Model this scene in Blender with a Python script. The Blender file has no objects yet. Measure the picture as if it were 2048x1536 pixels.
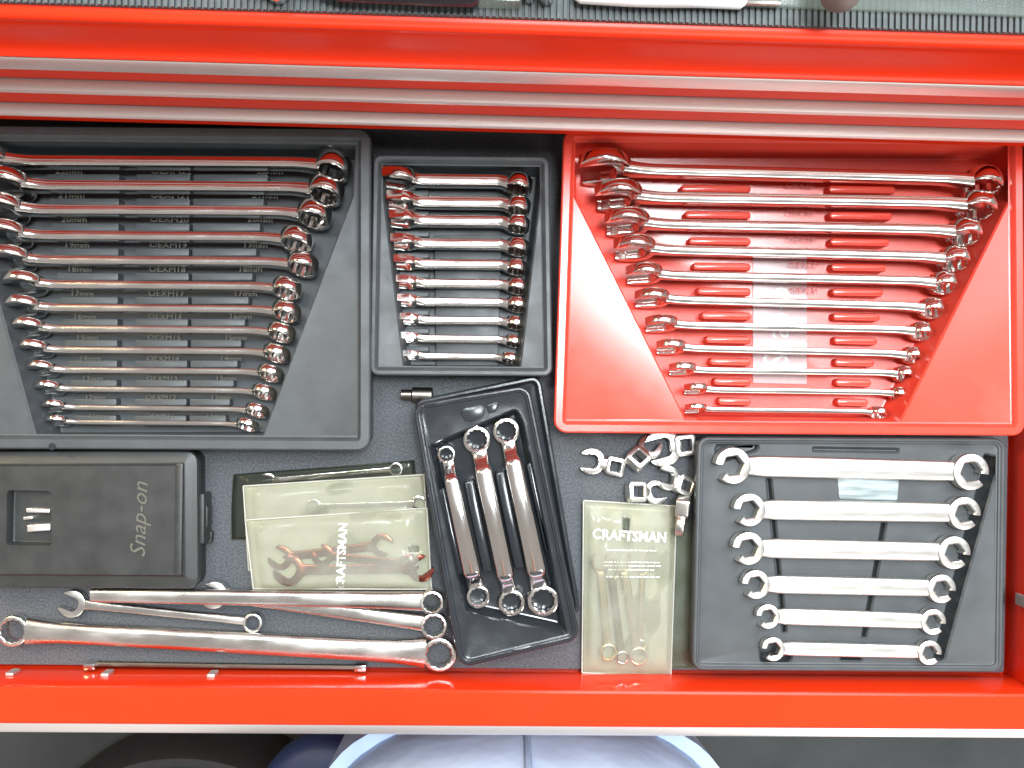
import bpy, bmesh, math, random
from mathutils import Vector, Matrix, Euler
R = math.radians
PI = math.pi
random.seed(7)
scene = bpy.context.scene
C = scene.collection

# ------------------------------------------------------------------ camera
F = 1700.0                                  # focal length in pixels of a 2048 px wide frame
CAMH = 0.68
cd = bpy.data.cameras.new('camera'); cam = bpy.data.objects.new('camera', cd); C.objects.link(cam)
cd.sensor_width = 36.0; cd.lens = 36.0 * F / 2048.0
cd.clip_start = 0.01; cd.clip_end = 60
cam.location = (0, 0, CAMH)
CR = (Euler((0, R(-1.7), 0)).to_matrix() @ Matrix.Rotation(R(1.03), 3, 'Z'))
cam.rotation_euler = CR.to_euler()
scene.camera = cam

def P(px, py, z=0.0):
    """point of the plane at height z that the photograph shows at pixel (px, py) of 2048x1536"""
    d = CR @ Vector(((px - 1024) / F, (768 - py) / F, -1.0))
    k = (z - CAMH) / d.z
    return Vector((d.x * k, d.y * k, z))

# ------------------------------------------------------------------ world, lamps, exposure
w = bpy.data.worlds.new('World'); scene.world = w; w.use_nodes = True
bg = w.node_tree.nodes['Background']
bg.inputs[0].default_value = (0.90, 0.81, 0.76, 1); bg.inputs[1].default_value = 0.29
def area(name, loc, target, sx, sy, power, col):
    l = bpy.data.lights.new(name, 'AREA'); l.shape = 'RECTANGLE'; l.size = sx; l.size_y = sy
    l.energy = power; l.color = col
    o = bpy.data.objects.new(name, l); C.objects.link(o); o.location = loc
    o.rotation_euler = (Vector(target) - Vector(loc)).to_track_quat('-Z', 'Y').to_euler()
    return o
area('ceiling_lamp', (0.31, 0.27, 2.35), (0.2, 0.1, 0), 0.55, 0.50, 40, (0.90, 0.97, 1.0))
area('open_garage_door', (1.2, 1.5, 2.35), (0.2, 0, 0.1), 2.7, 2.0, 84, (0.86, 0.95, 1.0))
area('fill_behind', (0.7, -2.3, 2.0), (0.1, 0, 0.1), 3.0, 1.4, 48, (1.0, 0.97, 0.92))  # unseen broad fill, added to brighten the drawer faces from the front
area('ceiling_strip_lamp', (-0.45, 0.75, 2.35), (-0.2, 0.0, 0), 0.50, 0.22, 14, (0.85, 0.95, 1.0))
area('warm_glint_light', (-1.5, 0.9, 1.5), (0, 0.05, 0), 0.25, 0.5, 14, (1.0, 0.80, 0.42))  # unseen warm source, added for yellow sparkle on the wrench heads
scene.view_settings.view_transform = 'Standard'
scene.view_settings.look = 'None'
scene.view_settings.exposure = 0.68
scene.view_settings.gamma = 1
scene.cycles.max_bounces = 8
scene.cycles.transparent_max_bounces = 12
scene.cycles.caustics_reflective = False
scene.cycles.caustics_refractive = False

# ------------------------------------------------------------------ materials
def mat(name, col, rough=0.5, metal=0.0, var=0.0, vscale=40, bump=0.0, bscale=600, rvar=0.0, rscale=60,
        bdist=0.001, stretch=None, coat=0.0, spec=0.5, sheen=0.0):
    m = bpy.data.materials.new(name); m.use_nodes = True
    nt = m.node_tree; b = nt.nodes['Principled BSDF']; L = nt.links
    b.inputs['Base Color'].default_value = (*col, 1); b.inputs['Roughness'].default_value = rough
    b.inputs['Metallic'].default_value = metal; b.inputs['Coat Weight'].default_value = coat
    b.inputs['Coat Roughness'].default_value = 0.12
    b.inputs['Specular IOR Level'].default_value = spec
    tc = nt.nodes.new('ShaderNodeTexCoord'); src = tc.outputs['Object']
    if stretch:
        mp = nt.nodes.new('ShaderNodeMapping'); mp.inputs['Scale'].default_value = stretch
        L.new(src, mp.inputs[0]); src = mp.outputs[0]
    def noise(s, d=4):
        n = nt.nodes.new('ShaderNodeTexNoise'); n.inputs['Scale'].default_value = s; n.inputs['Detail'].default_value = d
        L.new(src, n.inputs['Vector']); return n
    if var > 0:
        n = noise(vscale); mr = nt.nodes.new('ShaderNodeMapRange')
        mr.inputs[1].default_value = 0.3; mr.inputs[2].default_value = 0.7
        mr.inputs[3].default_value = 1 - var; mr.inputs[4].default_value = 1 + var
        L.new(n.outputs[0], mr.inputs[0])
        mx = nt.nodes.new('ShaderNodeVectorMath'); mx.operation = 'SCALE'
        mx.inputs[0].default_value = col; L.new(mr.outputs[0], mx.inputs['Scale'])
        L.new(mx.outputs[0], b.inputs['Base Color'])
    if rvar > 0:
        n = noise(rscale); mr = nt.nodes.new('ShaderNodeMapRange')
        mr.inputs[1].default_value = 0.35; mr.inputs[2].default_value = 0.7
        mr.inputs[3].default_value = max(0.02, rough - rvar); mr.inputs[4].default_value = rough + rvar
        L.new(n.outputs[0], mr.inputs[0]); L.new(mr.outputs[0], b.inputs['Roughness'])
    if bump > 0:
        n = noise(bscale, 3); bp = nt.nodes.new('ShaderNodeBump'); bp.inputs['Strength'].default_value = bump
        bp.inputs['Distance'].default_value = bdist
        L.new(n.outputs[0], bp.inputs['Height']); L.new(bp.outputs[0], b.inputs['Normal'])
    return m

M = {}
M['red_paint'] = mat('red_paint', (0.72, 0.030, 0.006), 0.34, var=0.04, vscale=9, spec=0.28)
M['red_face'] = mat('red_drawer_paint', (0.74, 0.030, 0.005), 0.45, var=0.04, vscale=9, spec=0.07)
M['red_gloss'] = mat('red_gloss_paint', (0.72, 0.034, 0.007), 0.17, var=0.04, vscale=9, spec=0.4)
M['red_plastic'] = mat('red_plastic', (0.70, 0.058, 0.036), 0.22, var=0.03, vscale=30, bump=0.03, bscale=1400, rvar=0.02)
M['black_plastic'] = mat('black_plastic', (0.052, 0.057, 0.062), 0.50, var=0.12, vscale=50, bump=0.12, bscale=1600, rvar=0.08)
M['black_gloss'] = mat('black_gloss_plastic', (0.022, 0.025, 0.030), 0.22, var=0.1, vscale=50, bump=0.05, bscale=300, rvar=0.06)
M['case_plastic'] = mat('case_plastic', (0.028, 0.029, 0.029), 0.42, var=0.12, vscale=30, bump=0.15, bscale=1800, rvar=0.08)
M['chrome'] = mat('chrome', (0.80, 0.785, 0.76), 0.14, 1.0, var=0.04, vscale=90, rvar=0.05, rscale=120, stretch=(0.25, 1, 1))
M['chrome_worn'] = mat('worn_chrome', (0.76, 0.75, 0.72), 0.27, 1.0, var=0.06, vscale=70, rvar=0.1, rscale=90, bump=0.03, bscale=400, stretch=(0.3, 1, 1))
M['satin'] = mat('satin_chrome', (0.72, 0.71, 0.68), 0.34, 1.0, var=0.03, vscale=220, rvar=0.03, rscale=300, stretch=(0.15, 1, 1))
M['steel_dark'] = mat('dark_steel', (0.20, 0.18, 0.16), 0.35, 1.0, var=0.1)
M['alu'] = mat('aluminium', (0.80, 0.74, 0.72), 0.50, 1.0, var=0.03, vscale=12, rvar=0.04, rscale=30, stretch=(0.02, 1, 1))
M['liner'] = mat('foam_liner', (0.098, 0.103, 0.112), 0.9, var=0.38, vscale=700, bump=0.5, bscale=900, spec=0.2)
M['mat_rubber'] = mat('mat_rubber', (0.052, 0.060, 0.062), 0.6, var=0.2, vscale=120, bump=0.1)
M['marking'] = mat('moulded_lettering', (0.105, 0.10, 0.082), 0.4)
M['red_lettering'] = mat('red_lettering', (0.55, 0.07, 0.06), 0.4)
M['pink_label'] = mat('pink_label', (0.72, 0.50, 0.50), 0.35, var=0.06, vscale=200)
M['white_print'] = mat('white_print', (0.80, 0.80, 0.76), 0.4)
M['pale_label'] = mat('pale_label', (0.30, 0.35, 0.36), 0.3, var=0.45, vscale=300, stretch=(0.1, 1, 1))
M['concrete'] = mat('concrete', (0.036, 0.039, 0.040), 0.8, var=0.2, vscale=9, bump=0.3, bscale=120)
M['tyre'] = mat('tyre_rubber', (0.012, 0.011, 0.013), 0.6, var=0.15)
M['hub'] = mat('hub_paint', (0.16, 0.18, 0.20), 0.45, var=0.1)
M['navy'] = mat('navy_vinyl', (0.012, 0.022, 0.075), 0.5, var=0.15)
M['skin'] = mat('skin', (0.50, 0.30, 0.22), 0.55, var=0.05)
M['shirt'] = mat('dark_shirt', (0.05, 0.045, 0.045), 0.85, var=0.1)
M['hair'] = mat('brown_hair', (0.05, 0.03, 0.02), 0.6, var=0.2)
M['shoe'] = mat('shoe_leather', (0.05, 0.035, 0.025), 0.5)
M['denim'] = mat('denim', (0.48, 0.59, 0.78), 0.85, var=0.16, vscale=14, bump=0.7, bscale=14, bdist=0.006, spec=0.2)
M['denim_seam'] = mat('denim_seam', (0.26, 0.33, 0.46), 0.85, var=0.1, vscale=300)
M['white_plastic'] = mat('white_plastic', (0.72, 0.76, 0.76), 0.3, var=0.05)
M['brown_plastic'] = mat('brown_plastic', (0.06, 0.035, 0.03), 0.4)
M['dark_handle'] = mat('dark_handle', (0.012, 0.013, 0.018), 0.35)
M['red_brown'] = mat('red_brown_metal', (0.30, 0.085, 0.06), 0.24, 1.0, var=0.15, vscale=120, rvar=0.08)  # red-brown tint given to the metal of the pouch wrenches
M['warm_chrome'] = mat('yellowed_chrome', (0.88, 0.76, 0.54), 0.22, 1.0, var=0.1)
M['alu_bright'] = mat('bright_aluminium', (0.82, 0.80, 0.79), 0.22, 1.0, var=0.02, vscale=12, stretch=(0.02, 1, 1))
M['square_dark'] = mat('dark_steel_inside', (0.10, 0.10, 0.10), 0.4, 1.0)

def vinyl(name, col, opacity, rough=0.22):
    m = bpy.data.materials.new(name); m.use_nodes = True
    nt = m.node_tree; L = nt.links; b = nt.nodes['Principled BSDF']; out = nt.nodes['Material Output']
    b.inputs['Base Color'].default_value = (*col, 1); b.inputs['Roughness'].default_value = rough
    tr = nt.nodes.new('ShaderNodeBsdfTransparent'); tr.inputs[0].default_value = (0.92, 0.93, 0.86, 1)
    mx = nt.nodes.new('ShaderNodeMixShader')
    tc = nt.nodes.new('ShaderNodeTexCoord')
    n = nt.nodes.new('ShaderNodeTexNoise'); n.inputs['Scale'].default_value = 35; n.inputs['Detail'].default_value = 3
    L.new(tc.outputs['Object'], n.inputs['Vector'])
    mr = nt.nodes.new('ShaderNodeMapRange'); mr.inputs[1].default_value = 0.3; mr.inputs[2].default_value = 0.7
    mr.inputs[3].default_value = opacity - 0.1; mr.inputs[4].default_value = min(1, opacity + 0.1)
    L.new(n.outputs[0], mr.inputs[0]); L.new(mr.outputs[0], mx.inputs[0])
    L.new(tr.outputs[0], mx.inputs[1]); L.new(b.outputs[0], mx.inputs[2]); L.new(mx.outputs[0], out.inputs[0])
    bp = nt.nodes.new('ShaderNodeBump'); bp.inputs['Strength'].default_value = 0.35; bp.inputs['Distance'].default_value = 0.002
    L.new(n.outputs[0], bp.inputs['Height']); L.new(bp.outputs[0], b.inputs['Normal'])
    return m
M['vinyl_front'] = vinyl('clear_vinyl', (0.45, 0.44, 0.40), 0.24, 0.14)
M['vinyl_back'] = vinyl('milky_vinyl', (0.49, 0.475, 0.425), 0.95, 0.3)
M['vinyl_clear'] = vinyl('very_clear_vinyl', (0.25, 0.27, 0.25), 0.16, 0.13)
M['vinyl_smoky'] = vinyl('smoky_vinyl', (0.05, 0.055, 0.055), 0.13, 0.1)
M['clear_case'] = vinyl('clear_case_plastic', (0.16, 0.19, 0.19), 0.35, 0.2)

# ------------------------------------------------------------------ mesh helpers
def finish(bm, name, m, parent=None, matrix=None, smooth=35):
    bmesh.ops.recalc_face_normals(bm, faces=bm.faces)
    me = bpy.data.meshes.new(name); bm.to_mesh(me); bm.free()
    if smooth:
        me.polygons.foreach_set('use_smooth', [True] * len(me.polygons))
        me.set_sharp_from_angle(angle=R(smooth))
    if m: me.materials.append(M[m] if isinstance(m, str) else m)
    return link(name, me, parent, matrix)
def link(name, me, parent=None, matrix=None):
    o = bpy.data.objects.new(name, me); C.objects.link(o)
    if parent: o.parent = parent
    if matrix is not None: o.matrix_local = matrix
    return o
def tag(o, label=None, cat=None, group=None, kind=None):
    if label: o['label'] = label
    if cat: o['category'] = cat
    if group: o['group'] = group
    if kind: o['kind'] = kind
    return o
def thing(name, label, cat, loc=(0, 0, 0), group=None, matrix=None):
    o = bpy.data.objects.new(name, None); C.objects.link(o); o.empty_display_size = 0.02
    if matrix is not None: o.matrix_local = matrix
    else: o.location = loc
    return tag(o, label, cat, group)

def rpoly(corners, r, inset=0.0, n=6):
    """rounded polygon (CCW corners, Vector 2D), moved inwards by inset"""
    k = len(corners); rs = r if isinstance(r, (list, tuple)) else [r] * k
    lines = []
    for i in range(k):
        a = Vector(corners[i][:2]); b = Vector(corners[(i + 1) % k][:2]); d = (b - a).normalized()
        nrm = Vector((-d.y, d.x)); lines.append((a + nrm * inset, d))
    pts = []
    for i in range(k):
        p, d = lines[i - 1]; q, e = lines[i]
        den = d.x * e.y - d.y * e.x
        t = ((q.x - p.x) * e.y - (q.y - p.y) * e.x) / den
        c = p + d * t
        rr = max(rs[i] - inset, 0.0004) if rs[i] > 0 else 0
        if den < 0 or rr == 0:
            pts += [c] * 1 if rr == 0 else [c] * (n + 1); continue
        ang = math.acos(max(-1, min(1, d.dot(e)))); tl = rr * math.tan(ang / 2)
        s = c - d * tl; cen = s + Vector((-d.y, d.x)) * rr
        a0 = math.atan2(s.y - cen.y, s.x - cen.x)
        for j in range(n + 1):
            a = a0 + ang * j / n
            pts.append(cen + Vector((math.cos(a), math.sin(a))) * rr)
    return pts
def ccw(c):
    s = sum(c[i][0] * c[(i + 1) % len(c)][1] - c[(i + 1) % len(c)][0] * c[i][1] for i in range(len(c)))
    return list(c) if s > 0 else list(reversed(c))
def ring(bm, pts, z): return [bm.verts.new((p[0], p[1], z)) for p in pts]
def bridge(bm, a, b, closed=True):
    n = len(a)
    for i in range(n if closed else n - 1):
        j = (i + 1) % n
        try: bm.faces.new((a[i], a[j], b[j], b[i]))
        except ValueError: pass
def plate(bm, corners, r, z0, z1, b=0.0008, n=5):
    """rounded slab with bevelled top edge"""
    l0 = ring(bm, rpoly(corners, r, 0, n), z0); l1 = ring(bm, rpoly(corners, r, 0, n), z1 - b)
    l2 = ring(bm, rpoly(corners, r, b * 0.3, n), z1 - b * 0.3); l3 = ring(bm, rpoly(corners, r, b, n), z1)
    bridge(bm, l0, l1); bridge(bm, l1, l2); bridge(bm, l2, l3); bm.faces.new(l3); bm.faces.new(list(reversed(l0)))
def box(bm, x0, x1, y0, y1, z0, z1, b=0.001):
    r = bmesh.ops.create_cube(bm, size=1.0); vs = r['verts']
    for v in vs:
        v.co = Vector((x0 + (v.co.x + .5) * (x1 - x0), y0 + (v.co.y + .5) * (y1 - y0), z0 + (v.co.z + .5) * (z1 - z0)))
    if b > 0:
        es = list({e for v in vs for e in v.link_edges})
        bmesh.ops.bevel(bm, geom=es, offset=b, segments=2, affect='EDGES', profile=0.6)
def extrude_x(bm, prof, x0, x1):
    """closed (y, z) profile pulled along x"""
    a = [bm.verts.new((x0, p[0], p[1])) for p in prof]; b = [bm.verts.new((x1, p[0], p[1])) for p in prof]
    bridge(bm, a, b); bm.faces.new(a); bm.faces.new(list(reversed(b)))
def extrude_poly(bm, pts, z0, z1, b=0.0007):
    """outline (may be concave) extruded with a small chamfer at both faces"""
    lo = ring(bm, pts, z0); hi = ring(bm, pts, z1)
    bridge(bm, lo, hi); f1 = bm.faces.new(hi); f0 = bm.faces.new(list(reversed(lo)))
    if b > 0:
        es = list({e for f in (f0, f1) for e in f.edges})
        bmesh.ops.bevel(bm, geom=es, offset=b, segments=2, affect='EDGES', profile=0.6)
def loft(bm, secs, cap=True):
    """secs: list of (centre Vector, axis u, axis v, half u, half v, power) super-ellipse sections"""
    loops = []
    for c, u, v, a, b_, pw in secs:
        l = []
        for k in range(20):
            t = 2 * PI * k / 20; ct, st = math.cos(t), math.sin(t)
            l.append(bm.verts.new(c + u * (a * math.copysign(abs(ct) ** pw, ct)) + v * (b_ * math.copysign(abs(st) ** pw, st))))
        loops.append(l)
    for i in range(len(loops) - 1): bridge(bm, loops[i], loops[i + 1])
    if cap: bm.faces.new(loops[0]); bm.faces.new(list(reversed(loops[-1])))
def tube(bm, pts, r, n=10):
    loops = []
    for i, p in enumerate(pts):
        p = Vector(p); d = (Vector(pts[min(i + 1, len(pts) - 1)]) - Vector(pts[max(i - 1, 0)])).normalized()
        u = d.cross(Vector((0, 0, 1)));
        if u.length < 1e-4: u = Vector((1, 0, 0))
        u.normalize(); v = d.cross(u); rr = r[i] if isinstance(r, (list, tuple)) else r
        loops.append([bm.verts.new(p + u * rr * math.cos(2 * PI * k / n) + v * rr * math.sin(2 * PI * k / n)) for k in range(n)])
    for i in range(len(loops) - 1): bridge(bm, loops[i], loops[i + 1])
    bm.faces.new(loops[0]); bm.faces.new(list(reversed(loops[-1])))
_txt = {}
def text_mesh(s, size, depth=0.0003, shear=0.0, bold=0.0):
    key = (s, round(size, 4), depth, shear)
    if key not in _txt:
        cu = bpy.data.curves.new('lettering', 'FONT'); cu.body = s; cu.size = size; cu.extrude = depth
        cu.offset = size * bold; cu.align_x = 'CENTER'; cu.align_y = 'CENTER'; cu.shear = shear; cu.resolution_u = 2
        o = bpy.data.objects.new('lettering', cu); C.objects.link(o)
        bpy.context.view_layer.update()
        me = bpy.data.meshes.new_from_object(o.evaluated_get(bpy.context.evaluated_depsgraph_get()))
        bpy.data.objects.remove(o); bpy.data.curves.remove(cu); _txt[key] = me
    return _txt[key]
def lettering(name, s, size, m, parent, loc, rot=(0, 0, 0), depth=0.0003, shear=0.0, sx=1.0):
    me = text_mesh(s, size, depth, shear)
    if not me.materials: me.materials.append(M[m])
    mx = Matrix.Translation(loc) @ Euler(rot).to_matrix().to_4x4() @ Matrix.Diagonal((sx, 1, 1, 1))
    return link(name, me, parent, mx)

# ------------------------------------------------------------------ wrench parts, local frame: x along the shank, z across the flat faces
def star_ring(bm, cx, cy, cz, Ro, s, t, pts=12, tilt=0.0, gap=None, rot=0.0, b=None, xt=0.0):
    """box end: round outside, pointed hole; gap = (mid angle, half angle) leaves it open (flare nut end)"""
    b = b or Ro * 0.10
    n = 48
    T = Matrix.Translation((cx, cy, cz)) @ Matrix.Rotation(-xt, 4, 'X') @ Matrix.Rotation(tilt, 4, 'Y')
    ri_max = s / 2 / math.cos(PI / 6) if pts == 6 else s / 2 * 1.10
    ri_min = s / 2
    prof = []
    for k in range(n + (0 if gap is None else 1)):
        if gap is None: a = 2 * PI * k / n
        else: a = gap[0] + gap[1] + (2 * PI - 2 * gap[1]) * k / n
        if pts == 6:
            ph = ((a - rot) % (PI / 3)) - PI / 6; ri = ri_min / math.cos(ph)
        else:
            ph = abs((((a - rot) / (PI / 6)) % 1.0) * 2 - 1); ri = ri_min + (ri_max - ri_min) * ph
        ca, sa = math.cos(a), math.sin(a); h = t / 2
        sec = [(Ro, -h + b), (Ro + b * .12, 0), (Ro, h - b), (Ro - b * .35, h - b * .3), (Ro - b, h), (ri + b * .5, h), (ri, h - b * .4), (ri, -h + b * .4), (ri + b * .5, -h), (Ro - b, -h), (Ro - b * .35, -h + b * .3)]
        prof.append([bm.verts.new(T @ Vector((r_ * ca, r_ * sa, z_))) for r_, z_ in sec])
    m = len(prof)
    for i in range(m if gap is None else m - 1): bridge(bm, prof[i], prof[(i + 1) % m])
    if gap is not None:
        bm.faces.new(prof[0]); bm.faces.new(list(reversed(prof[-1])))
def jaw_solid(bm, s, ang, t, Ro=None, b=None):
    """open end: strip between the outer arc and the mouth outline, mouth towards -x turned by ang, centred on the nut axis"""
    Ro = Ro or 1.02 * s; h = s / 2; b = b or .06 * s; tip = -0.80 * s; N = 33; c = 0.02 * s
    a0 = math.asin(min(.98, (h + 0.21 * s) / Ro)); outer = []
    for k in range(N):
        a = (PI - a0) * (1 - 2 * k / (N - 1)); outer.append(Vector((c + Ro * math.cos(a), Ro * math.sin(a), 0)))
    line = [Vector((tip, h, 0)), Vector((0.22 * s, h, 0)), Vector((0.42 * s, h * .72, 0)), Vector((0.50 * s, 0, 0)), Vector((0.42 * s, -h * .72, 0)), Vector((0.22 * s, -h, 0)), Vector((tip, -h, 0))]
    ln = [0]
    for p, q in zip(line, line[1:]): ln.append(ln[-1] + (q - p).length)
    inner = []
    for k in range(N):
        d = ln[-1] * k / (N - 1)
        for i in range(len(line) - 1):
            if d <= ln[i + 1] + 1e-9: inner.append(line[i].lerp(line[i + 1], (d - ln[i]) / (ln[i + 1] - ln[i]))); break
    T = Matrix.Rotation(ang, 3, 'Z'); hh = t / 2; secs = []
    for o, n_ in zip(outer, inner):
        e = (n_ - o); L_ = e.length; e.normalize(); bb = min(b, L_ * .3); sec = []
        for along, z in ((0, -hh + bb), (-bb * .12, 0), (0, hh - bb), (bb * .35, hh - bb * .3), (bb, hh), (L_ - bb * .6, hh), (L_, hh - bb * .6), (L_, -hh + bb * .6), (L_ - bb * .6, -hh), (bb, -hh), (bb * .35, -hh + bb * .3)):
            p = T @ (o + e * along); sec.append(bm.verts.new((p.x, p.y, z)))
        secs.append(sec)
    for a, b_ in zip(secs, secs[1:]): bridge(bm, a, b_)
    bm.faces.new(secs[0]); bm.faces.new(list(reversed(secs[-1])))
U, V = Vector((0, 1, 0)), Vector((0, 0, 1))
def shank_bm(x0, x1, w0, w1, wm0, wm1, t, z0=0.0, z1=0.0, pw=0.55, y0=0.0, y1=0.0, te=1.35):
    bm = bmesh.new(); L = x1 - x0; secs = []
    for f, fw in ((0, 1), (.02, .75), (.045, .35), (.075, .08), (.10, 0), (.5, 0), (.89, 0), (.925, -.08), (.955, -.35), (.98, -.75), (1, -1)):
        wm = wm0 + (wm1 - wm0) * f
        if fw > 0: wd = wm + (w0 - wm) * fw; z = z0 * fw; y = y0 * fw; tt = t * (1 + (te - 1) * fw)
        else: wd = wm + (w1 - wm) * -fw; z = z1 * -fw; y = y1 * -fw; tt = t * (1 + (te - 1) * -fw)
        secs.append((Vector((x0 + L * f, y, z)), U, V, wd / 2, tt / 2, pw))
    loft(bm, secs); return bm

def combo(name, label, group, A, B, s, Rbox, tilt, m='chrome', Rj=None, ratchet=False, cat='wrench', jaw_ang=R(-15), flat=False, box_off=0.42, shank_w=0.60, shank_t=0.40, xt=0.0):
    """combination wrench between two head centres given in the world"""
    A = Vector(A); B = Vector(B); mid = (A + B) / 2; d = B - A; L = d.length
    rz = math.atan2(d.y, d.x); ry = -math.asin(d.z / L)
    root = thing(name, label, cat, group=group,
                 matrix=Matrix.Translation(mid) @ Matrix.Rotation(rz, 4, 'Z') @ Matrix.Rotation(ry, 4, 'Y') @ Matrix.Rotation(tilt, 4, 'X'))
    h = L / 2; Rj = Rj or 1.02 * s; tj = 0.42 * s; tb = 0.56 * s
    zb = box_off * s; zo = -0.06 * s
    bm = bmesh.new(); jaw_solid(bm, s, jaw_ang, tj, Rj)
    if xt: bmesh.ops.rotate(bm, cent=(0, 0, 0), matrix=Matrix.Rotation(-xt * .75, 3, 'X'), verts=bm.verts)
    bmesh.ops.translate(bm, vec=(-h, 0, zo), verts=bm.verts)
    finish(bm, 'open_end', m, root, smooth=40)
    bm = bmesh.new(); star_ring(bm, h, 0, zb, Rbox, Rbox * 1.36, tb, 12, tilt=R(-10) if not flat else 0, xt=xt)
    e = finish(bm, 'box_end', m, root, smooth=32)
    if ratchet:
        bm = bmesh.new(); star_ring(bm, h, 0, zb, Rbox * .80, Rbox * 1.15, tb * .9, 12, tilt=R(-10), xt=xt)
        finish(bm, 'ratchet_gear', 'steel_dark', e, smooth=30)
    w = shank_w * s; t = shank_t * s
    bm = shank_bm(-h + Rj * .72, h - Rbox * .80, w * 1.5, w * 1.25, w * 1.0, w * .96, t, zo, zb * .92, te=1.12, pw=.34)
    finish(bm, 'shank', m, root, smooth=40)
    return root
def double_box(name, label, group, A, B, RA, RB, shank_w, shank_t, lift=0.0, m='chrome_worn', matrix=None, tilt=0.0, z_end=None):
    A = Vector(A); B = Vector(B); mid = (A + B) / 2; d = B - A; L = d.length; rz = math.atan2(d.y, d.x); ry = -math.asin(d.z / L)
    root = thing(name, label, 'wrench', group=group,
                 matrix=Matrix.Translation(mid) @ Matrix.Rotation(rz, 4, 'Z') @ Matrix.Rotation(ry, 4, 'Y') @ Matrix.Rotation(tilt, 4, 'X'))
    h = L / 2
    for sx, Rr in ((-1, RA), (1, RB)):
        bm = bmesh.new(); star_ring(bm, sx * h, 0, 0, Rr, Rr * 1.38, Rr * .72, 12, tilt=0)
        finish(bm, 'box_end', m, root, smooth=32)
    bm = bmesh.new(); secs = []
    x0, x1 = -h + RA * .82, h - RB * .82; LL = x1 - x0
    if lift > 0:
        prof = [(0, 0, 1.0), (.03, .02, .95), (.085, .55, .88), (.12, .93, .92), (.145, 1, 1), (.5, 1, 1), (.855, 1, 1), (.88, .93, .92), (.915, .55, .88), (.97, .02, .95), (1, 0, 1.0)]
    else:
        prof = [(0, 0, 1.35), (.03, 0, 1.2), (.08, 0, 1.03), (.14, 0, 1), (.5, 0, 1), (.86, 0, 1), (.92, 0, 1.03), (.97, 0, 1.2), (1, 0, 1.35)]
    for f, zz, ww in prof:
        base = shank_w * (RA + (RB - RA) * f) / ((RA + RB) / 2)
        secs.append((Vector((x0 + LL * f, 0, lift * zz)), U, V, base * ww / 2, shank_t / 2, 0.72))
    loft(bm, secs); finish(bm, 'shank', m, root, smooth=40)
    return root
def flare(name, label, group, A, B, RA, RB, shank_w, m='satin'):
    A = Vector(A); B = Vector(B); mid = (A + B) / 2; d = B - A; L = d.length; rz = math.atan2(d.y, d.x)
    root = thing(name, label, 'wrench', group=group, matrix=Matrix.Translation(mid) @ Matrix.Rotation(rz, 4, 'Z'))
    h = L / 2
    for sx, Rr, g in ((-1, RA, (R(203), R(28))), (1, RB, (R(-27), R(20)))):
        bm = bmesh.new(); star_ring(bm, sx * h, 0, 0, Rr, Rr * 1.02, Rr * .80, 6, gap=g, rot=R(10), b=Rr * .14)
        finish(bm, 'flare_end', m, root, smooth=32)
    bm = shank_bm(-h + RA * .84, h - RB * .84, shank_w * .86, shank_w * .92, shank_w, shank_w * .95, shank_w * .50, pw=.62, te=1.0)
    finish(bm, 'shank', m, root, smooth=40)
    return root

# ------------------------------------------------------------------ moulded trays
def tray(name, label, corners_px, zr, r, rimw, zp, pits, m, base=0.0, cat='tool tray', outer_draft=0.003, lip=0.0008):
    """corners_px: rim corners in pixels; pits: list of (pixel corners, radius, floor height, wall inset)"""
    cs = ccw([P(x, y, zr).to_2d() for x, y in corners_px])
    cen = sum((c for c in cs), Vector((0, 0))) / len(cs)
    root = thing(name, label, cat, (cen.x, cen.y, base))
    off = Matrix.Translation((-cen.x, -cen.y, -base))
    bm = bmesh.new(); L = []
    for ins, z in ((outer_draft, base + .0005), (0, zr - .0022), (.0004, zr - .0008), (.0014, zr), (rimw - .0012, zr), (rimw - .0003, zr - .0009), (rimw + .0008, zp + .0014), (rimw + .0014, zp + .0004), (rimw + .0024, zp)):
        L.append(ring(bm, rpoly(cs, r, ins, 7), z))
    for a, b in zip(L, L[1:]): bridge(bm, a, b)
    bm.faces.new(list(reversed(L[0])))
    top_edges = [bm.edges.get((L[-1][i], L[-1][(i + 1) % len(L[-1])])) for i in range(len(L[-1]))]
    inner = []
    for pc, pr, pz, pin in pits:
        c2 = ccw([P(x, y, zp).to_2d() for x, y in pc]); Q = []
        for ins, z in ((0, zp), (.0003, zp - .0004), (.0012, zp - .0012), (pin, pz + .0012), (pin + .0005, pz + .0003), (pin + .0015, pz)):
            Q.append(ring(bm, rpoly(c2, pr, ins, 6), z))
        for a, b in zip(Q, Q[1:]): bridge(bm, a, b)
        bm.faces.new(Q[-1])
        inner += [bm.edges.get((Q[0][i], Q[0][(i + 1) % len(Q[0])])) for i in range(len(Q[0]))]
    bmesh.ops.triangle_fill(bm, use_beauty=True, use_dissolve=False, edges=top_edges + inner)
    finish(bm, 'tray_body', m, root, off, smooth=30)
    root['_c'] = (cen.x, cen.y, base)
    return root, off
def slab_px(name, px, z0, z1, m, parent, off, r=0.0012, b=0.0008):
    c2 = ccw([P(x, y, z1).to_2d() for x, y in px]); bm = bmesh.new()
    plate(bm, c2, r, z0, z1, b, 3)
    return finish(bm, name, m, parent, off, smooth=40)
def lerp(a, b, t): return a + (b - a) * t

# ================================================================== ground
bm = bmesh.new(); GZ = -0.95
g = [bm.verts.new((x, y, GZ)) for x, y in ((-8, -8), (8, -8), (8, 8), (-8, 8))]; bm.faces.new(g)
tag(finish(bm, 'ground', 'concrete', smooth=0), kind='structure')

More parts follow.
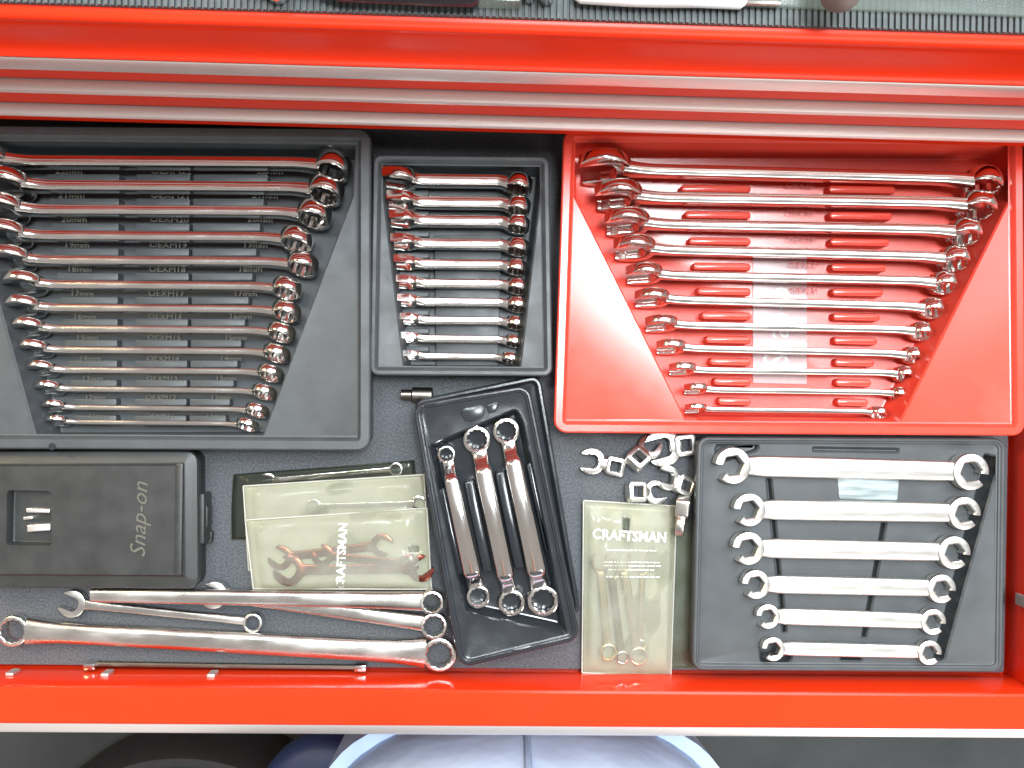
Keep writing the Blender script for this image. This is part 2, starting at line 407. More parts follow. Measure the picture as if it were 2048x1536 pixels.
# ================================================================== tool chest with its open drawer
YF = 0.188
XL, XR = -0.455, P(2014, 1345, 0).x                       # inside walls of the open drawer
CX0, CX1 = XL - 0.025, XR + 0.025
YI = P(1700, 1347, 0).y                                   # inner face of the drawer front
ZL = 0.041
YO = P(1700, 1456, ZL).y                                  # outer edge of the flat red lip
chest = thing('tool_chest', 'red steel tool chest with one drawer pulled wide open', 'tool chest', ((CX0 + CX1) / 2, 0.42, GZ))
off = Matrix.Translation((-(CX0 + CX1) / 2, -0.42, -GZ))
bm = bmesh.new()
box(bm, CX0 - .012, CX0 + .004, YF + .004, .66, GZ + .08, .2235, .002)
box(bm, CX1 - .004, CX1 + .012, YF + .004, .66, GZ + .08, .2235, .002)
box(bm, CX0 + .004, CX1 - .004, .65, .66, GZ + .08, .2235, .001)
box(bm, CX0 + .004, CX1 - .004, YF + .006, .65, GZ + .08, -.016, .002)
box(bm, CX0 + .004, CX1 - .004, YF + .004, .65, .2185, .2235, .001)
finish(bm, 'chest_body', 'red_paint', chest, off)
bm = bmesh.new()
extrude_x(bm, [(.200, .2313), (.1915, .2313), (.1885, .2305), (.1868, .2285), (.1862, .2265), (.1866, .2245), (.1878, .2232), (.1878, .2222),
               (.1870, .2212), (.1865, .2190), (.1858, .2080), (.1852, .2030), (.1841, .1985), (.1826, .1952), (.1810, .1934), (.1799, .1929), (.1796, .1922), (.1803, .1908), (.200, .1908)], CX0 - .014, CX1 + .014)
finish(bm, 'top_apron', 'red_paint', chest, off, smooth=50)
for x in (CX0 + .06, CX1 - .06):
    for y in (.27, .58):
        bm = bmesh.new(); bmesh.ops.create_cone(bm, cap_ends=True, segments=20, radius1=.038, radius2=.038, depth=.03, matrix=Matrix.Translation((x, y, GZ + .040)) @ Matrix.Rotation(PI / 2, 4, 'Y'))
        box(bm, x - .02, x + .02, y - .03, y + .03, GZ + .07, GZ + .082, .001)
        finish(bm, 'caster', 'tyre', chest, off)
def trim_prof(y, z, d=.0075, h=.011):
    """aluminium finger pull: flat top, rounded nose, slanted under side"""
    return [(y + .002, z), (y - d * .55, z - .0004), (y - d * .85, z - .0012), (y - d, z - .0028), (y - d * .98, z - .0045), (y - d * .80, z - .0075), (y - d * .62, z - h), (y + .002, z - h)]
for zt in (.1905, .1305, .0810):
    bm = bmesh.new(); box(bm, CX0 + .005, CX1 - .005, YF, YF + .012, max(zt - .0465, .0435) - (.011 if zt > .18 else 0), zt - .0005, .0012)
    box(bm, CX0 + .008, CX1 - .008, YF + .012, .62, zt - .036, zt - .034, 0)
    dr = finish(bm, 'closed_drawer', 'red_face', chest, off)
    bm = bmesh.new(); extrude_x(bm, trim_prof(YF - .0010, zt, .0062, .010) if zt < .18 else [(.189, .1903), (.1800, .1902), (.1793, .1895), (.1784, .1870), (.1775, .1838), (.1770, .1810), (.1770, .1795), (.1784, .1768), (.189, .1768)], CX0 + .003, CX1 - .003)
    finish(bm, 'trim_strip', 'alu', dr, smooth=28)
# open drawer pan
bm = bmesh.new()
box(bm, XL - .004, XR + .004, YI - .002, .600, -.0075, -.0055, 0)
box(bm, XL - .0015, XL, YI, .60, -.0055, ZL - .002, .0004); box(bm, XR, XR + .0015, YI, .60, -.0055, ZL - .002, .0004)
box(bm, XL - .012, XL + .0015, YI, .60, ZL - .002, ZL - .0002, .0006); box(bm, XR - .0015, XR + .012, YI, .60, ZL - .002, ZL - .0002, .0006)
drawer = finish(bm, 'open_drawer', 'red_paint', chest, off)
bm = bmesh.new()
extrude_x(bm, [(YI, -.0055), (YI, .012), (YI - .0006, ZL - .004), (YI - .0014, ZL - .0014), (YI - .003, ZL - .0002), (YI - .006, ZL), (YO + .001, ZL + .0004),
               (YO - .001, ZL - .0012), (YO - .0016, ZL - .012), (YO - .0016, -.006), (YO + .002, -.008), (YI - .001, -.008)], CX0 + .004, CX1 - .004)
finish(bm, 'drawer_front', 'red_gloss', drawer, smooth=28)
bm = bmesh.new(); extrude_x(bm, trim_prof(YO - .0022, ZL + .0002, .0056, .016), CX0 + .003, CX1 - .003)
finish(bm, 'trim_strip', 'alu', drawer, smooth=28)
# steel catch on the right wall
c = P(2028, 1203, .034); bm = bmesh.new()
box(bm, XR - .006, XR + .009, c.y - .007, c.y + .007, .030, .0425, .001); box(bm, XR - .0085, XR - .0062, c.y - .005, c.y + .004, .022, .041, .0006)
finish(bm, 'drawer_catch', 'alu', drawer)

bm = bmesh.new(); plate(bm, ccw([(XL + .002, YI + .0015), (XR - .002, YI + .0015), (XR - .002, .45), (XL + .002, .45)]), .003, -.0052, 0.0, .0012)
tag(finish(bm, 'drawer_liner', 'liner'), 'grey speckled foam liner covering the floor of the open drawer', 'drawer liner')

# ribbed mat on the chest top, real corrugation
bm = bmesh.new(); y0, y1 = .1922, .62; x = CX0; prof = []
while x < CX1:
    pch = .0034
    prof += [(x, .2350), (x + pch * .55, .2350), (x + pch * .62, .2334), (x + pch * .92, .2334)]; x += pch
a = [bm.verts.new((px, y0, z)) for px, z in prof]; b = [bm.verts.new((px, y1, z)) for px, z in prof]
a0 = [bm.verts.new((px, y0, .2316)) for px, z in prof]
bridge(bm, a, b, False); bridge(bm, a0, a, False)
tag(finish(bm, 'ribbed_mat', 'mat_rubber', smooth=0), 'dark grey ribbed rubber mat on top of the red chest', 'mat')
ZM = .2352
# things lying on the mat, at the top edge of the picture
t = thing('clear_case', 'large clear plastic case lying on the mat at the top right', 'plastic case', P(1650, -60, ZM))
cc = ccw([P(1152, -2, ZM + .002).to_2d(), P(2110, 34, ZM + .002).to_2d(), P(2110, -330, ZM).to_2d(), P(1140, -350, ZM).to_2d()])
o_ = Matrix.Translation(-t.location); bm = bmesh.new(); plate(bm, cc, .006, ZM, ZM + .002, .0008); finish(bm, 'case_rim', 'clear_case', t, o_)
bm = bmesh.new(); plate(bm, rpoly(cc, .006, .012, 2), .004, ZM + .002, ZM + .016, .003); finish(bm, 'case_body', 'clear_case', t, o_)
def handle(name, label, cat, pts, rr, m, extra=None):
    t = thing(name, label, cat, Vector(pts[0])); bm = bmesh.new(); tube(bm, [Vector(p) - t.location for p in pts], rr, 14)
    finish(bm, extra or 'handle', m, t); return t
h = handle('white_handle', 'white plastic handle lying beside the clear case on the mat', 'handle', [P(1146, -16, ZM + .006), P(1162, -15, ZM + .006), P(1260, -12, ZM + .006), P(1330, -10, ZM + .0055), P(1400, -4, ZM + .0045), P(1482, 2, ZM + .004), P(1492, 3, ZM + .004)],
       [.003, .0055, .0062, .0062, .0048, .0042, .002], 'white_plastic')
bm = bmesh.new(); tube(bm, [P(1492, 4, ZM + .004) - h.location, P(1560, 6, ZM + .004) - h.location], .0018, 8); finish(bm, 'blade', 'chrome_worn', h)
def socket(label, px, py, r, hgt, m='chrome'):
    t = thing('socket', label, 'socket', P(px, py, ZM)); bm = bmesh.new()
    star_ring(bm, 0, 0, hgt / 2, r, r * 1.3, hgt, 6); finish(bm, 'socket_wall', m, t, smooth=32)
    bm = bmesh.new(); bmesh.ops.create_cone(bm, cap_ends=True, segments=24, radius1=r * .75, radius2=r * .75, depth=.004, matrix=Matrix.Translation((0, 0, .0025))); finish(bm, 'socket_base', 'square_dark', t)
socket('chrome socket alone on the mat, above the left part of the chest edge', 556, -13, .0062, .014)
socket('chrome socket on the mat close to the white handle', 1092, -4, .0045, .016)
socket('smaller chrome socket on the mat, left of the one by the white handle', 1058, -4, .0035, .014)
t = thing('bit_holder', 'pale bit holder strip on the mat left of the white handle', 'bit holder', P(1005, -8, ZM)); bm = bmesh.new()
box(bm, -.0125, .0095, -.007, .007, 0, .010, .0012); finish(bm, 'holder_strip', 'clear_case', t)
for k in range(3):
    bm = bmesh.new(); bmesh.ops.create_cone(bm, cap_ends=True, segments=6, radius1=.0022, radius2=.0018, depth=.014, matrix=Matrix.Translation((-.008 + .006 * k, 0, .0172))); finish(bm, 'bit', 'chrome', t)
h = handle('screwdriver', 'screwdriver with a dark handle at the top edge of the mat', 'screwdriver', [P(640, -26, ZM + .008), P(680, -26, ZM + .008), P(860, -21, ZM + .008), P(945, -18, ZM + .008), P(957, -18, ZM + .008)], [.004, .0072, .008, .0078, .006], 'dark_handle')
bm = bmesh.new(); tube(bm, [P(640, -26, ZM + .008) - h.location, P(480, -30, ZM + .006) - h.location], .0028, 10); finish(bm, 'blade', 'chrome', h)
h = handle('dark_knob', 'dark brown round knob on the mat behind the clear case edge', 'knob', [P(1682, -20, ZM + .017), P(1682, -20, ZM + .019), P(1682, -19, ZM + .026), P(1682, -19, ZM + .028)], [.008, .0105, .0105, .006], 'brown_plastic', 'knob_body')

# ================================================================== left black tray: thirteen combination wrenches
ORD = ['first', 'second', 'third', 'fourth', 'fifth', 'sixth', 'seventh', 'eighth', 'ninth', 'tenth', 'eleventh', 'twelfth', 'thirteenth']
ZP, ZR = .034, .0385
lt, lo = tray('wrench_tray', 'wide black moulded tray holding thirteen long combination wrenches at the left', 
              [(-165, 248), (742, 256), (741, 902), (-165, 897)], ZR, .010, .0085, ZP,
              [([(-96, 276), (714, 286), (708, 392), (524, 882), (72, 884)], [.003, .006, .004, .003, .003], .004, .005)], 'black_plastic')
rows = [  # shank y at left, shank right end x, ring outer right x, ring centre y, left head right x
    (324, 626, 702, 349), (373, 611, 688, 391), (421, 589, 664, 444), (472, 556, 626, 492), (521, 569, 637, 532), (570, 540, 604, 579), (616, 540, 602, 621),
    (658, 531, 591, 663), (700, 522, 580, 707), (740, 511, 567, 749), (778, 500, 553, 787), (815, 487, 538, 820), (844, 469, 518, 857)]
lx = [31, 73, 60, 66, 73, 96, 93, 100, 108, 120, 131, 140, 142]
for i, (sy, sx, rx, ry, ) in enumerate(rows):
    mm = 22 - i; s = mm * .001 * .96
    zc = .0055 + .95 * s
    px2m = (CAMH - zc) / F
    Rb = .5 * (rx - sx) * px2m * .94
    Rj = .98 * s
    A = P(lx[i] - Rj * 1.12 / px2m, sy, zc); B = P(rx - Rb / px2m, sy + 4, zc)
    lab = 'long chrome combination wrench in the left black tray, %s row down from the chest' % ORD[i]
    if i == 0: lab = 'longest chrome combination wrench, in the left black tray next to the chest'
    if i == 12: lab = 'smallest combination wrench of the left black tray, nearest the drawer front'
    combo('combination_wrench', lab, 'combination wrenches in the left black tray', A, B, s, Rb, R(83), 'chrome', Rj, box_off=.10, xt=R(20), jaw_ang=R(14))
    if i < 12:
        ym = (sy + rows[i + 1][0]) / 2 + 8; f = i / 11.
        zb = .012 + .004 * (1 - f); hh = 8.5 - f * 1.5
        slab_px('rib', [(lerp(92, 150, f), ym - hh), (lerp(238, 232, f), ym - hh), (lerp(238, 232, f), ym + hh), (lerp(92, 150, f), ym + hh)], .0035, zb, 'black_plastic', lt, lo)
        slab_px('rib', [(lerp(272, 268, f), ym - hh), (lerp(380, 372, f), ym - hh), (lerp(380, 372, f), ym + hh), (lerp(272, 268, f), ym + hh)], .0035, zb, 'black_plastic', lt, lo)
        slab_px('rib', [(lerp(386, 378, f), ym - hh), (lerp(535, 452, f), ym - hh), (lerp(535, 452, f), ym + hh), (lerp(386, 378, f), ym + hh)], .0035, zb, 'black_plastic', lt, lo)
        yt = sy + 17 + 2 * (1 - f); ts = .0066 - .0018 * f
        for s_, xx in (('%dmm' % mm, lerp(138, 196, f)), ('OEXM%d' % mm, lerp(343, 320, f)), ('%dmm' % mm, lerp(540, 432, f))):
            p = P(xx, yt, zb + .0001); p.z = zb + .0002
            lettering('size_marking', s_, ts, 'marking', lt, lo @ p, sx=1.25)
p = P(105, 893, ZR); bm = bmesh.new(); bmesh.ops.create_cone(bm, cap_ends=True, segments=16, radius1=.0022, radius2=.0026, depth=.0012, matrix=Matrix.Translation((p.x, p.y, ZR + .0001)))
finish(bm, 'rim_peg', 'black_gloss', lt, lo)

# ================================================================== middle small black tray: ten stubby ratcheting wrenches
st_, so = tray('wrench_tray', 'small black moulded tray holding ten short ratcheting wrenches', [(746, 308), (1099, 312), (1106, 753), (738, 751)], .032, .007, .0050, .0285,
               [([(757, 325), (1090, 327), (1042, 742), (806, 740)], [.004, .004, .003, .003], .004, .004)], 'black_plastic')
R2 = [(110, 335, 345, 810, 980, 366), (150, 335, 470, 820, 970, 492), (165, 340, 575, 820, 965, 598), (170, 340, 705, 820, 965, 730), (195, 340, 820, 820, 950, 842),
      (210, 345, 930, 820, 960, 945), (215, 345, 1035, 820, 960, 1048), (225, 355, 1140, 820, 940, 1152), (235, 350, 1245, 815, 930, 1252), (240, 355, 1345, 790, 915, 1352)]
k = 2.845
slab_px('centre_block', [(868, 470), (1004, 470), (996, 732), (872, 732)], .0035, .010, 'black_plastic', st_, so)
for i, (a, b_, sy, c_, d_, ry) in enumerate(R2):
    xl, xn, y, xr = 720 + a / k, 720 + b_ / k, 240 + sy / k, 720 + d_ / k
    s = (.0185 - .00085 * i); zc = .005 + .88 * s; px2m = (CAMH - zc) / F
    Rb = .5 * (d_ - c_) / k * px2m * .95; Rj = .5 * (xn - xl) * px2m
    A = P(xl + Rj / px2m, y, zc); B = P(xr - Rb / px2m, y + 2, zc)
    lab = 'short chrome ratcheting wrench in the small middle tray, %s row down from the chest' % ORD[i]
    if i == 0: lab = 'largest short ratcheting wrench, in the small middle tray next to the chest'
    if i == 9: lab = 'smallest short ratcheting wrench, bottom row of the small middle tray'
    combo('ratcheting_wrench', lab, 'short ratcheting wrenches in the small tray', A, B, s * .98, Rb, R(89), 'chrome', Rj, ratchet=True, box_off=.12, xt=R(16), shank_w=.72, shank_t=.52)
    if i < 9:
        ym = (y + 240 + R2[i + 1][2] / k) / 2 + 3
        slab_px('rib', [(lerp(786, 812, i / 9), ym - 6), (858, ym - 6), (858, ym + 6), (lerp(786, 812, i / 9), ym + 6)], .0035, .011, 'black_plastic', st_, so)

# ================================================================== red tray: eleven combination wrenches
rt, ro = tray('wrench_tray', 'red plastic tray holding eleven combination wrenches', [(1127, 256), (2047, 256), (2052, 872), (1107, 866)], .0375, .010, .0075, .0335,
              [([(1140, 280), (2036, 284), (2026, 392), (1800, 850), (1372, 846), (1146, 392)], [.005, .005, .004, .003, .003, .004], .004, .005)], 'red_plastic')
k = 2.16
R3 = [(95, 355, 215, 255, 1790, 1950, 280), (170, 405, 335, 360, 1760, 1925, 390), (215, 435, 450, 475, 1715, 1865, 510), (255, 460, 560, 590, 1675, 1815, 610), (320, 490, 670, 695, 1635, 1760, 730),
      (355, 520, 775, 805, 1590, 1705, 835), (400, 555, 885, 905, 1550, 1655, 930), (450, 590, 985, 1008, 1515, 1610, 1020), (505, 635, 1080, 1090, 1480, 1575, 1110), (575, 685, 1165, 1175, 1465, 1545, 1185), (575, 680, 1250, 1258, 1375, 1460, 1275)]
for i, (a, b_, yl, yr, c_, d_, ry) in enumerate(R3):
    xl, xn, y0, y1, xr = 1100 + a / k, 1100 + b_ / k, 240 + yl / k, 240 + yr / k, 1100 + d_ / k
    s = .0215 - .00115 * i; zc = .0055 + .93 * s; px2m = (CAMH - zc) / F
    Rb = .5 * (d_ - c_) / k * px2m; Rj = min(.5 * (xn - xl) * px2m * .94, 1.04 * s)
    A = P(xn - Rj * 1.05 / px2m, y0, zc); B = P(xr - Rb / px2m, y1 + 1, zc)
    lab = 'chrome combination wrench in the red tray, %s row down from the chest' % ORD[i]
    if i == 0: lab = 'longest combination wrench of the red tray, next to the chest'
    if i == 10: lab = 'smallest combination wrench of the red tray, its bottom row'
    combo('combination_wrench', lab, 'combination wrenches in the red tray', A, B, s, Rb, R(90), 'chrome', Rj, box_off=.09, xt=R(24), jaw_ang=R(14), shank_w=.66, shank_t=.42)
    if i < 10:
        ym = ((y0 + y1) / 2 + 240 + (R3[i + 1][2] + R3[i + 1][3]) / 2 / k) / 2 + 2; f = i / 9.
        zb = .0125 + .003 * (1 - f)
        xa, xb = lerp(1362, 1436, f), 1503
        slab_px('rib', [(xa, ym - 9), (xb, ym - 7), (xb, ym + 9), (xa, ym + 7)], .0035, zb, 'red_plastic', rt, ro, .003, .0018)
        xa, xb = lerp(1658, 1674, f), lerp(1792, 1738, f)
        slab_px('rib', [(xa, ym - 7), (xb, ym - 5), (xb, ym + 11), (xa, ym + 9)], .0035, zb, 'red_plastic', rt, ro, .003, .0018)
        if i < 5:
            p = P(1600 + 2 * i, y0 + 31, .0102); lettering('part_number', 'OEX%d' % (32 - 2 * i), .0062, 'red_lettering', rt, ro @ p, sx=1.2)
slab_px('floor_label', [(1506, 505), (1614, 508), (1614, 768), (1506, 766)], .0040, .0052, 'pink_label', rt, ro, .0012, .0003)
lb = rt.children[-1]
for (ch, yy) in (('Snap-on', 638),):
    p = P(1556, yy, .0054); p.z = .00535
    me = text_mesh('Snap-on', .0235, .0002, 0.0); me.materials.append(M['white_print']) if not me.materials else None
    link('label_print', me, lb, Matrix.Translation(p) @ Matrix.Rotation(PI / 2, 4, 'Z') @ Matrix.Diagonal((1.0, 1.25, 1, 1)))

# ================================================================== lower right black tray: six flare nut wrenches
def ft(x, y): return (1380 + x / 2.844, 860 + y / 2.844)
fl, fo = tray('wrench_tray', 'flat black moulded tray holding six satin flare nut wrenches', [(1395, 872), (2012, 876), (2006, 1346), (1384, 1342)], .026, .009, .004, .0235,
              [([(1968, 903), (1996, 912), (1996, 940), (1890, 1326), (1862, 1326)], [.003, .004, .004, .003, .003], .006, .002),
               ([ft(425, 270), ft(470, 270), ft(560, 1160), ft(520, 1160)], [.002] * 4, .0165, .0015),
               ([ft(1085, 520), ft(1128, 520), ft(1010, 1190), ft(968, 1190)], [.002] * 4, .0165, .0015),
               ([ft(385, 1200), ft(590, 1215), ft(585, 1335), ft(395, 1335)], [.006] * 4, .013, .002),
               ([ft(840, 1285), ft(990, 1290), ft(985, 1322), ft(850, 1318)], [.003] * 4, .008, .0015),
               ([ft(130, 70), ft(400, 60), ft(400, 120), ft(150, 200)], [.006] * 4, .018, .002),
               ([ft(690, 92), ft(1200, 100), ft(1190, 136), ft(695, 128)], [.002] * 4, .0205, .0015)], 'black_plastic')
FW = [((235, 200), (1580, 235), 103, 104, 112), ((328, 450), (1545, 470), 93, 94, 108), ((322, 668), (1488, 692), 93, 94, 104), ((366, 873), (1418, 897), 82, 82, 96), ((436, 1055), (1372, 1085), 70, 74, 88), ((466, 1240), (1352, 1260), 68, 70, 74)]
for i, (a, b_, ra, rb, sw) in enumerate(FW):
    RA = ra / 2.844 * .67 / F; RB = rb / 2.844 * .67 / F; sw_ = sw / 2.844 * .65 / F
    zc = .0242 + RA * .33
    A = P(*ft(*a), zc); B = P(*ft(*b_), zc)
    lab = 'satin flare nut wrench in the lower right tray, %s from the top' % ORD[i]
    if i == 0: lab = 'longest and thickest satin flare nut wrench, topmost in the lower right tray'
    if i == 5: lab = 'smallest satin flare nut wrench, bottom row of the lower right tray'
    flare('flare_nut_wrench', lab, 'flare nut wrenches in the lower right tray', A, B, RA, RB, sw_ * 1.12)
slab_px('foil_label', [ft(838, 262), ft(1190, 262), ft(1180, 402), ft(850, 395)], .0232, .0245, 'pale_label', fl, fo, .002, .0004)

# ================================================================== offset box wrench tray, a second empty tray under it
def ot(x, y): return (780 + x / 2.4775, 740 + y / 2.4775)
oc = [ot(108, 168), ot(690, 72), ot(948, 1338), ot(342, 1482)]
tray('wrench_tray', 'empty glossy black tray, mostly hidden beneath the tilted tray of offset wrenches', [(x + 18, y - 16) for x, y in [ot(70, 190), ot(700, 62), ot(905, 1250), ot(330, 1390)]], .016, .008, .0042, .012,
     [([ot(300, 420), ot(700, 300), ot(860, 1100), ot(450, 1200)], [.006] * 4, .004, .004)], 'black_gloss')
otr, oo = tray('wrench_tray', 'tilted glossy black tray holding three offset box wrenches', oc, .036, .010, .0036, .0335,
               [([ot(186, 372), ot(632, 182), ot(668, 262), ot(884, 1318), ot(372, 1206), ot(352, 1130)], [.003, .005, .003, .004, .005, .003], .0200, .0045)], 'black_gloss', base=.0165)
for nm, pc in (('rib', [(362, 552), (418, 540), (512, 1000), (462, 1010)]), ('rib', [(516, 508), (572, 496), (672, 985), (618, 990)]), ('rib', [(240, 590), (275, 580), (370, 1010), (332, 1020)]), ('rib', [(672, 462), (712, 452), (800, 905), (772, 910)])):
    slab_px(nm, [ot(*p) for p in pc], .0195, .0300, 'black_gloss', otr, oo, .003, .002)
slab_px('hang_tab', [ot(338, 190), ot(478, 168), ot(462, 240), ot(372, 262)], .0330, .0348, 'black_gloss', otr, oo, .004, .001)
slab_px('thumb_rib', [ot(480, 172), ot(538, 160), ot(524, 208), ot(486, 216)], .0330, .0352, 'black_gloss', otr, oo, .001, .0006)
slab_px('clip_loop', [ot(592, 1388), ot(706, 1360), ot(704, 1384), ot(606, 1412)], .0330, .0352, 'black_gloss', otr, oo, .002, .0008)
OW = [((280, 418), (437, 1120), 44, 58, 'shortest offset box wrench, leftmost in the tilted black tray', 78), ((430, 345), (602, 1150), 68, 66, 'middle offset box wrench of the three in the tilted black tray', 84), ((575, 302), (757, 1140), 66, 78, 'widest offset box wrench, rightmost in the tilted black tray', 90)]
for a, b_, ra, rb, lab, sw in OW:
    k_ = .65 / F / 2.4775
    double_box('offset_wrench', lab, 'offset box wrenches in the tilted tray', P(*ot(*a), .0262), P(*ot(*b_), .0262), ra * k_, rb * k_, sw * k_, sw * k_ * .62, lift=.0105, m='chrome')
t = thing('adapter', 'small dark brown socket adapter behind the tilted black tray', 'adapter', P(846, 790, .006))
bm = bmesh.new(); tube(bm, [(-.017, 0, 0), (-.009, 0, 0), (-.009, 0, 0)], [.0042, .0042, .0042], 16); finish(bm, 'adapter_neck', 'steel_dark', t)
bm = bmesh.new(); tube(bm, [(-.0085, 0, 0), (-.008, 0, 0), (.007, 0, 0), (.0078, 0, 0)], [.005, .0062, .0062, .005], 20); finish(bm, 'adapter_body', 'steel_dark', t)

# ================================================================== closed black case with its hinge window, latch and moulded script
ct = thing('plastic_case', 'closed black plastic case with moulded script lettering, lower left', 'case', P(160, 1035, 0))
co = Matrix.Translation(-ct.location); ZC = .030
cpx = [(-150, 903), (395, 901), (397, 1178), (-150, 1175)]
bm = bmesh.new(); plate(bm, ccw([P(x, y, ZC - .012).to_2d() for x, y in cpx]), .009, .0005, ZC - .0125, .0012); finish(bm, 'case_base', 'case_plastic', ct, co)
cs = ccw([P(x, y, ZC - .003).to_2d() for x, y in cpx]); win = ccw([P(x, y, ZC).to_2d() for x, y in [(14, 980), (103, 982), (103, 1092), (12, 1090)]])
bm = bmesh.new(); L = [ring(bm, rpoly(cs, .009, i_, 7), z_) for i_, z_ in ((.0006, ZC - .0118), (0, ZC - .011), (0, ZC - .0045), (.0008, ZC - .0032), (.0020, ZC - .0028), (.0088, ZC - .0026), (.0100, ZC - .0018), (.0112, ZC))]
for a, b in zip(L, L[1:]): bridge(bm, a, b)
Q = [ring(bm, rpoly(win, .0025, i_, 5), z_) for i_, z_ in ((0, ZC), (.0004, ZC - .0008), (.0012, ZC - .0075), (.002, ZC - .008))]
for a, b in zip(Q, Q[1:]): bridge(bm, a, b)
bm.faces.new(Q[-1]); bm.faces.new(list(reversed(L[0])))
bmesh.ops.triangle_fill(bm, use_beauty=True, edges=[bm.edges.get((l[i], l[(i + 1) % len(l)])) for l in (L[-1], Q[0]) for i in range(len(l))])
lid = finish(bm, 'case_lid', 'case_plastic', ct, co, smooth=30)
for px in ([(52, 1016), (100, 1018), (100, 1026), (52, 1025)], [(54, 1050), (101, 1047), (101, 1061), (54, 1064)], [(46, 1034), (66, 1032), (66, 1038), (46, 1040)]):
    c2 = ccw([P(x, y, ZC - .004).to_2d() for x, y in px]); bm = bmesh.new(); plate(bm, c2, .0008, ZC - .008, ZC - .0035, .0009, 3); finish(bm, 'hinge_knuckle', 'alu', lid, smooth=40)
slab_px('end_ridge', [(350, 926), (366, 926), (363, 1152), (347, 1152)], ZC - .0003, ZC + .0016, 'case_plastic', ct, co, .0015, .0012)
p = P(280, 1040, ZC); me = text_mesh('Snap-on', .0165, .0004, .35)
me.materials.append(M['marking']) if not me.materials else None
link('moulded_script', me, ct, co @ Matrix.Translation((p.x, p.y, ZC + .0004)) @ Matrix.Rotation(PI / 2 - R(1), 4, 'Z') @ Matrix.Diagonal((1.06, 1, 1, 1)))
for px, z0, z1 in (([(397, 988), (408, 988), (408, 1088), (397, 1088)], .008, .024), ([(408, 1012), (415, 1012), (415, 1056), (408, 1056)], .010, .019)):
    slab_px('latch', px, z0, z1, 'case_plastic', ct, co, .0012, .0010)
slab_px('latch_plate', [(398, 1060), (424, 1064), (422, 1086), (399, 1090)], .004, .009, 'case_plastic', ct, co, .001, .0008)

# ================================================================== loose wrenches in front of the case
kk = .66 / F
# long wrench with a squared left end
A = P(184, 1190, .021); B = P(865, 1202, .021)
def long_bar(name, label, A, B, Rb, w0, w1, t, m, box_t, jaw=None):
    A = Vector(A); B = Vector(B); mid = (A + B) / 2; d = B - A; L = d.length; h = L / 2
    root = thing(name, label, 'wrench', group='loose wrenches along the drawer front',
                 matrix=Matrix.Translation(mid) @ Matrix.Rotation(math.atan2(d.y, d.x), 4, 'Z') @ Matrix.Rotation(-math.asin(d.z / L), 4, 'Y'))
    bm = bmesh.new(); star_ring(bm, h, 0, .001, Rb, Rb * 1.42, box_t, 12); finish(bm, 'box_end', m, root, smooth=32)
    x0, x1 = -h + (0 if jaw is None else jaw * .72), h - Rb * .8
    bm = bmesh.new(); secs = []
    for f, g in ((0, .96), (.004, 1.0), (.05, 1.0), (.3, 1.0), (.5, 1.0), (.8, 1.0), (.9, 1.02), (.95, 1.06), (1, 1.1)):
        wv = (w0 + (w1 - w0) * f) * g
        if jaw and f < .06: wv *= 1.5 - f * 8
        secs.append((Vector((x0 + (x1 - x0) * f, 0, 0)), U, V, wv / 2, t / 2 * (1.0 if f < .9 else 1.15), .72))
    loft(bm, secs); finish(bm, 'shank', m, root, smooth=40)
    if jaw:
        bm = bmesh.new(); jaw_solid(bm, jaw, R(-15), t * 1.2)
        bmesh.ops.translate(bm, vec=(-h, 0, 0), verts=bm.verts); finish(bm, 'open_end', m, root)
    return root
long_bar('long_wrench', 'long worn chrome wrench with a squared left end, topmost of the loose wrenches', A, B, 23.5 * kk, 27 * kk, 34 * kk, .0075, 'chrome_worn', .0105)
long_bar('combination_wrench', 'loose combination wrench whose open end pokes out under the long squared wrench', P(429, 1188, .0085), P(869, 1248, .0085), 27 * kk, 26 * kk, 33 * kk, .0070, 'chrome_worn', .0125, jaw=.0105)
long_bar('combination_wrench', 'small loose combination wrench with its open end at the left below the case', P(146, 1206, .0055), P(508, 1243, .0055), 19.5 * kk, 19 * kk, 17 * kk, .0055, 'chrome_worn', .0085, jaw=.0105)
double_box('box_wrench', 'longest loose box wrench, lying diagonally along the drawer front', 'loose wrenches along the drawer front', P(30, 1260, .010), P(879, 1307, .010), 31 * kk, 34.5 * kk, 43 * kk, .0100, m='chrome_worn')
# slim rod leaning in the corner between liner and drawer front
t = thing('slim_wrench', 'slim steel rod wrench lying in the corner against the drawer front', 'wrench', P(455, 1333, .005))
bm = bmesh.new(); tube(bm, [P(190, 1328, .005) - t.location, P(455, 1332, .005) - t.location, P(715, 1335, .005) - t.location], .0022, 10); finish(bm, 'shank', 'steel_dark', t)
for px in (183, 722):
    c = P(px, 1330 if px < 400 else 1334, .006) - t.location; bm = bmesh.new()
    box(bm, c.x - .0045, c.x + .0045, c.y - .0028, c.y + .0028, c.z - .0055, c.z + .0050, .0012); finish(bm, 'rod_end', 'chrome', t)
# small hooks on the inside of the front wall
for px in (25, 214, 425):
    c = P(px, 1353, .016); bm = bmesh.new(); box(bm, c.x - .0030, c.x + .0030, YI - .0003, YI + .0024, .010, .021, .0008)
    finish(bm, 'wall_clip', 'alu', drawer)

